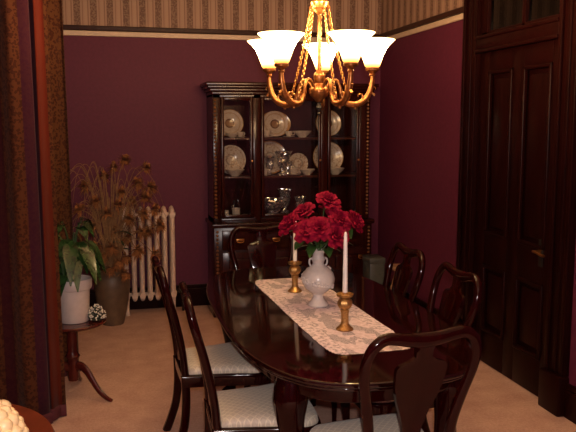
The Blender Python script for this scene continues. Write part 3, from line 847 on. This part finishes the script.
# ---------------------------------------------------------------- floor vase and dried flowers
FVX, FVY = -.022, 6.30
fv = obj('floor_vase', lathe([(0, 0), (.088, 0), (.094, .012), (.110, .08), (.135, .20), (.150, .32), (.148, .40), (.125, .45), (.098, .475), (.100, .50), (.118, .52), (.112, .523), (.088, .50), (.088, .47), (.13, .39), (.10, .1), (0, .06)], 36), M['floor_vase'])
fv.location = (FVX, FVY, 0); tag(fv, 'large brown-grey stoneware floor vase by the radiator holding dried flowers', 'vase')
dr = thing('dried_flower_arrangement', 'tall brown dried flower heads and arching grasses standing in the floor vase', 'dried flowers', (FVX, FVY, .36))
rnd = random.Random(11)
heads = [(.12, 1.42), (.30, 1.34), (-.06, 1.28), (.02, 1.36), (-.22, 1.20), (.33, 1.18), (.22, 1.22), (-.14, 1.08), (.08, 1.15), (.36, 1.00), (.26, .96), (-.05, .98), (.14, .92), (-.27, 1.02), (.02, .82), (.30, .78), (.20, .66), (-.02, .68), (.34, .62), (.12, .74), (.24, .80), (-.17, .86), (.39, .86), (.05, 1.05), (.17, 1.06), (.28, 1.10), (-.09, .62), (.04, .56), (-.15, .70), (.10, .60), (-.03, .50), (.09, .46)]
for i, (hx, hz) in enumerate(heads):
    dy = rnd.uniform(-.16, .10) if hz > .72 else rnd.uniform(-.24, -.17)
    tip = Vector((hx+.02, dy, hz-.36))
    root = Vector((rnd.uniform(-.05, .05), rnd.uniform(-.05, .05), .0))
    mid = Vector((tip.x*.45, tip.y*.6, max(.34, tip.z*.72)+.06))
    pth = spline([root, root*.9+Vector((0, 0, .12)), mid, tip], 6)
    obj('stem', sweep(pth, .0035, seg=5), M['dry_stem'], dr)
    # fluffy drooping seed head: many short blades fanned around the tip
    bm = nb(); d = (pth[-1]-pth[-4]).normalized(); sphere(bm, tip+d*.02, .015, 1, 1, 1.25, 8, 6); s = rnd.uniform(.75, 1.05)
    for k in range(90):
        v = Vector((rnd.gauss(0, 1), rnd.gauss(0, 1), rnd.gauss(0, 1))).normalized()*.85 + d*.55
        leaf_mesh(bm, tip-d*.02, v, rnd.uniform(.05, .10)*s, .017, .016, n=4)
    obj('flower_head', bm, M['dry_head'], dr, angle=80)
for i in range(92):
    a = rnd.uniform(0, 2*PI); reach = rnd.uniform(.14, .46); hh = rnd.uniform(.45, 1.02)
    dx, dy = math.cos(a)*reach, math.sin(a)*reach*.38
    if dy > .12: dy *= .5
    root = Vector((dx*.15, dy*.15, .05))
    pth = spline([root, Vector((dx*.25, dy*.25, hh*.55)), Vector((dx*.6, dy*.6, hh)), Vector((dx, dy, hh*.9)), Vector((dx*1.25, dy*1.15, hh*rnd.uniform(.35, .75)))], 6)
    obj('grass_blade', sweep(pth, [.0034*(1-.7*k/len(pth)) for k in range(len(pth))], seg=5), M['dry_stem'], dr)
for a, z in ((.3, .26), (1.7, .22), (2.9, .30), (4.2, .24), (5.2, .34), (5.8, .42)):
    bm = nb(); leaf_mesh(bm, (.03*math.cos(a), .03*math.sin(a), z), (math.cos(a), math.sin(a)*.6-.2, .5), .2, .07, .1)
    obj('leaf', bm, M['dry_leaf'], dr, angle=80)

# ---------------------------------------------------------------- tripod side table, potted plant, berries
SX, SY, SZ = -.270, 4.62, .49
st = thing('side_table', 'small round dark red tripod side table beside the curtain', 'table', (SX, SY, 0))
obj('tabletop', lathe([(0, SZ-.028), (.16, SZ-.028), (.195, SZ-.024), (.210, SZ-.014), (.212, SZ-.006), (.206, SZ), (0, SZ)], 40), M['stand_wood'], st)
obj('pedestal', lathe([(0, .10), (.030, .105), (.036, .13), (.034, .22), (.040, .25), (.046, .262), (.038, .275), (.030, .30), (.034, .36), (.030, .41), (.034, .44), (.06, .462), (0, .464)], 24), M['stand_wood'], st)
for k in range(3):
    a = math.radians(-36+120*k); c, s = math.cos(a), math.sin(a)
    pts = spline([(c*r, s*r, z) for r, z in ((.02, .19), (.06, .205), (.105, .175), (.15, .115), (.20, .055), (.25, .022), (.285, .012))], 5)
    n = len(pts)
    obj('leg', sweep(pts, [interp([(0, .030), (.4, .024), (.8, .015), (1, .010)], i/(n-1)) for i in range(n)], [interp([(0, .018), (1, .012)], i/(n-1)) for i in range(n)], (-s, c, 0), 10), M['stand_wood'], st)
PX, PY = -.250, 4.60
pp = thing('potted_plant', 'drooping dark green houseplant in a white pot on the tripod side table', 'plant', (PX, PY, SZ+.002))
obj('pot', lathe([(0, 0), (.086, 0), (.090, .006), (.098, .20), (.1085, .205), (.112, .215), (.113, .262), (.109, .268), (.102, .262), (.098, .23), (0, .22)], 36), M['pot'], pp)
obj('soil', lathe([(0, .235), (.06, .240), (.097, .232), (.095, .222), (0, .22)], 24), M['soil'], pp)
lv = [(-.10, -.06, .55, .17, 'leaf'), (-.02, -.09, .52, .20, 'leaf'), (.05, -.08, .50, .18, 'leaf'), (.10, -.03, .50, .20, 'leaf'), (-.06, .03, .60, .15, 'leaf'), (.02, .02, .55, .16, 'leaf_y'), (.08, .06, .62, .14, 'leaf'),
      (-.13, .02, .46, .18, 'leaf'), (.02, -.11, .44, .22, 'leaf'), (-.08, -.11, .46, .22, 'leaf'), (.12, .02, .44, .18, 'leaf'), (-.04, -.13, .38, .20, 'leaf'), (.05, -.04, .58, .17, 'leaf'), (.11, -.07, .42, .16, 'leaf'), (-.12, -.05, .40, .18, 'leaf'), (-.09, -.10, .54, .24, 'leaf'), (.0, -.12, .50, .24, 'leaf'), (.08, -.10, .47, .22, 'leaf'), (-.05, -.06, .60, .22, 'leaf'), (.06, -.01, .60, .2, 'leaf')]
for i, (lx, ly, lz, ln, mm) in enumerate(lv):
    tip = Vector((lx*.75, ly*.75, lz)); root = Vector((lx*.25, ly*.25, .235))
    obj('stem', sweep(spline([root, root*.5+Vector((lx*.2, ly*.2, lz*.55+.04)), tip], 5), .0035, seg=6), M['rose_stem'], pp)
    bm = nb(); d = Vector((lx, ly, -.02 if lz < .57 else .06)) + Vector((0, -.02, 0))
    leaf_mesh(bm, tip, d, ln*.70, .088, ln*.85, n=9)
    obj('leaf', bm, M[mm], pp, angle=80)
bm = nb(); leaf_mesh(bm, (.03, 0, .56), (.10, -.02, .08), .10, .03, .0)
obj('leaf', bm, M['pot'], pp, angle=80)['label'] = 'pale white-tipped upright leaf'
gl = thing('berry_garland', 'small white berry garland curled on the side table right of the pot', 'garland', (SX+.150, SY-.045, SZ+.002))
bm = nb(); tb = nb(); rg = random.Random(4)
for i in range(150):
    a = rg.uniform(0, 2*PI); r = .062*math.sqrt(rg.random()); z = .010+rg.random()**.8*.095*(1-(r/.075)**2)
    sphere(bm, (r*math.cos(a), r*.8*math.sin(a), z), rg.uniform(.0038, .0056), u=7, v=5)
    sweep([(r*.5*math.cos(a+.8), r*.4*math.sin(a+.8), .004), (r*math.cos(a), r*.8*math.sin(a), z)], .0022, seg=4, bm=tb)
bo = obj('berries', bm, M['berry'], gl); bo['kind'] = 'stuff'
obj('twigs', tb, M['twig'], gl)

# ---------------------------------------------------------------- portiere curtains
def drape(name, x0, x1, y, z0, z1, amp, folds, m, lab, ph=0, ytilt=0.0):
    t = thing(name, lab, 'curtain', ((x0+x1)/2, y, z0), 0, 'portiere curtains')
    ox, oy, oz = (x0+x1)/2, y, z0
    bm = nb(); uv = bm.loops.layers.uv.new('UVMap'); nx, nz = 120, 14; g = []; us = []
    u = 0; px = py = None
    for i in range(nx+1):
        s = i/nx; x = x0+(x1-x0)*s; yy = y+amp*math.sin(s*folds*2*PI+ph)+.25*amp*math.sin(s*folds*5.1*PI+1+ph)+ytilt*s
        if px is not None: u += math.hypot(x-px, yy-py)
        px, py = x, yy; us.append((u, x, yy))
    for k in range(nz+1):
        w = k/nz; row = []
        for (u, x, yy) in us:
            f = 1+.12*(1-w); row.append(bm.verts.new((x-ox+.028*(1-w)*((x-x0)/(x1-x0)), (yy-oy)*f, (z1-z0)*w)))
        g.append(row)
    for k in range(nz):
        for i in range(nx):
            f = bm.faces.new((g[k][i], g[k][i+1], g[k+1][i+1], g[k+1][i]))
            for lp, (ii, kk) in zip(f.loops, ((i, k), (i+1, k), (i+1, k+1), (i, k+1))): lp[uv].uv = (min(.999, max(.001, (us[ii][1]-x0)/(x1-x0))), kk/nz)
    c = obj('cloth', bm, m, t, angle=80)
    md = c.modifiers.new('t', 'SOLIDIFY'); md.thickness = .004
    # rolled hem
    hp = [(x-ox+.028*((x-x0)/(x1-x0)), (yy-oy)*1.12, .036) for (u, x, yy) in us[::2]]
    obj('hem', sweep(hp, .036, .020, (0, 1, 0), 8), M['hem'], t)
    return t
drape('curtain', -1.15, -.405, 4.17, .003, 2.83, .038, 3.0, M['curtain_a'], 'brown damask curtain with plum stripes, front one at the left edge', ph=.6)
drape('curtain', -.430, -.325, 4.265, .003, 2.83, .028, 1.0, M['curtain_b'], 'narrow rust-striped brocade curtain in front of the tripod side table', ph=2.2)
drape('curtain', -.80, -.285, 5.02, .003, 2.83, .035, 3.2, M['curtain_c'], 'dark brocade curtain hanging behind the tripod side table', ph=1.0)
rod2 = thing('curtain_rod', 'brass rod above the picture carrying the rear curtain behind the side table', 'curtain rod', (XL, 5.02, 2.84))
obj('pole', sweep([(0, 0, 0), (1.30, 0, 0)], .016, seg=12), M['rope'], rod2)
rod = thing('curtain_rod', 'brass rod above the picture carrying the two front curtains', 'curtain rod', (XL, 4.22, 2.84))
obj('pole', sweep([(0, 0, 0), (1.30, 0, 0)], .016, seg=12), M['rope'], rod)
bm = nb(); sphere(bm, (1.31, 0, 0), .035); obj('finial', bm, M['rope'], rod)

# ---------------------------------------------------------------- round table in the near left corner with a cream ruffled dish
NX, NY, NZ, NR = -.63, 2.30, .72, .435
nt_ = thing('round_table', 'round reddish wooden table in the lower left corner, in front of the curtains', 'table', (NX, NY, 0))
obj('tabletop', lathe([(0, NZ-.03), (NR-.03, NZ-.03), (NR-.005, NZ-.022), (NR, NZ-.012), (NR-.006, NZ), (0, NZ)], 64), M['round_wood'], nt_)
obj('pedestal', lathe([(0, .10), (.05, .10), (.06, .14), (.05, .2), (.065, .28), (.07, .34), (.045, .42), (.04, .55), (.05, .62), (.09, .685), (0, .69)], 28), M['round_wood'], nt_)
for k in range(3):
    a = math.radians(30+120*k); c, s = math.cos(a), math.sin(a)
    pts = spline([(c*r, s*r, z) for r, z in ((.03, .17), (.10, .185), (.19, .12), (.27, .05), (.33, .022))], 5); n = len(pts)
    obj('leg', sweep(pts, [interp([(0, .035), (1, .014)], i/(n-1)) for i in range(n)], .020, (-s, c, 0), 10), M['round_wood'], nt_)
rd = thing('ruffled_dish', 'cream ruffled ceramic dish on the round table in the lower left corner', 'dish', (-.415, 2.21, NZ+.001))
obj('bowl', lathe([(0, 0), (.08, 0), (.085, .008), (.11, .03), (.13, .07), (.125, .072), (.10, .035), (0, .02)], 32), M['cream_cer'], rd)
bm = nb()
rj = random.Random(3)
for ring, (R_, z_, n_) in enumerate(((.130, .030, 22), (.128, .058, 22), (.120, .086, 20), (.105, .112, 18), (.084, .134, 14), (.058, .150, 10), (.028, .160, 5), (0, .163, 1))):
    for k in range(n_):
        a = 2*PI*(k+.5*(ring % 2))/n_; sphere(bm, (R_*math.cos(a), R_*math.sin(a), z_), .0225*rj.uniform(.85, 1.2), 1, 1, .9, 10, 8)
obj('ruffle', bm, M['cream_cer'], rd)

# ---------------------------------------------------------------- things in the corner right of the cabinet
bt = thing('storage_box', 'grey-green box standing on the floor right of the china cabinet', 'box', (2.25, 6.05, 0))
obj('body', bx(-.068, .068, -.10, .10, 0, .50, bev=.008), M['box_grey'], bt)
obj('lid', bx(-.073, .073, -.105, .105, .48, .535, bev=.008), M['box_grey'], bt)
wb = thing('folding_stool', 'folded tan wooden stool beyond the far door-side chair, by the wall', 'stool', (2.40, 5.86, 0))
for s in (-1, 1):
    bm = nb(); sweep([(-.09, s*.10, 0), (.055, s*.10, .46)], .013, .016, (0, 1, 0), 10, bm=bm, square=True)
    obj('leg', bm, M['tan'], wb)
bm = nb(); box(bm, -.055, .075, -.12, .12, .445, .472, .006); obj('seat', bm, M['tan'], wb)
bm = nb(); sweep([(-.04, -.10, .16), (-.04, .10, .16)], .009, seg=10, bm=bm); obj('rung', bm, M['tan'], wb)

# ---------------------------------------------------------------- light, camera
fl = bpy.data.lights.new('camera_flash', 'POINT'); fl.energy = 170; fl.color = (1, .88, .82); fl.shadow_soft_size = .02
fo = bpy.data.objects.new('camera_flash', fl); COL.objects.link(fo); fo.location = (.02, -.02, 1.78)
hl = bpy.data.lights.new('hall_fill_light', 'POINT'); hl.energy = 5; hl.color = (1, .75, .45); hl.shadow_soft_size = .1  # unseen lamp added so the hall wall reads tan through the transom
ho = bpy.data.objects.new('hall_fill_light', hl); COL.objects.link(ho); ho.location = (XR+.7, 4.3, 2.8)
w = bpy.data.worlds.new('world'); S.world = w; w.use_nodes = True
w.node_tree.nodes['Background'].inputs[0].default_value = (.25, .12, .08, 1); w.node_tree.nodes['Background'].inputs[1].default_value = .05

FPX = 730.0
cd = bpy.data.cameras.new('camera'); cam = bpy.data.objects.new('camera', cd); COL.objects.link(cam)
cd.sensor_width = 36; cd.lens = FPX/576*36; cd.clip_start = .05
yaw = math.atan(178/math.hypot(FPX, 91.7)); pit = math.atan(91.7/FPX)
cam.location = (0, 0, 1.7); cam.rotation_euler = (PI/2-pit, 0, -yaw)
S.camera = cam
S.view_settings.view_transform = 'Standard'; S.view_settings.look = 'None'; S.view_settings.exposure = .22
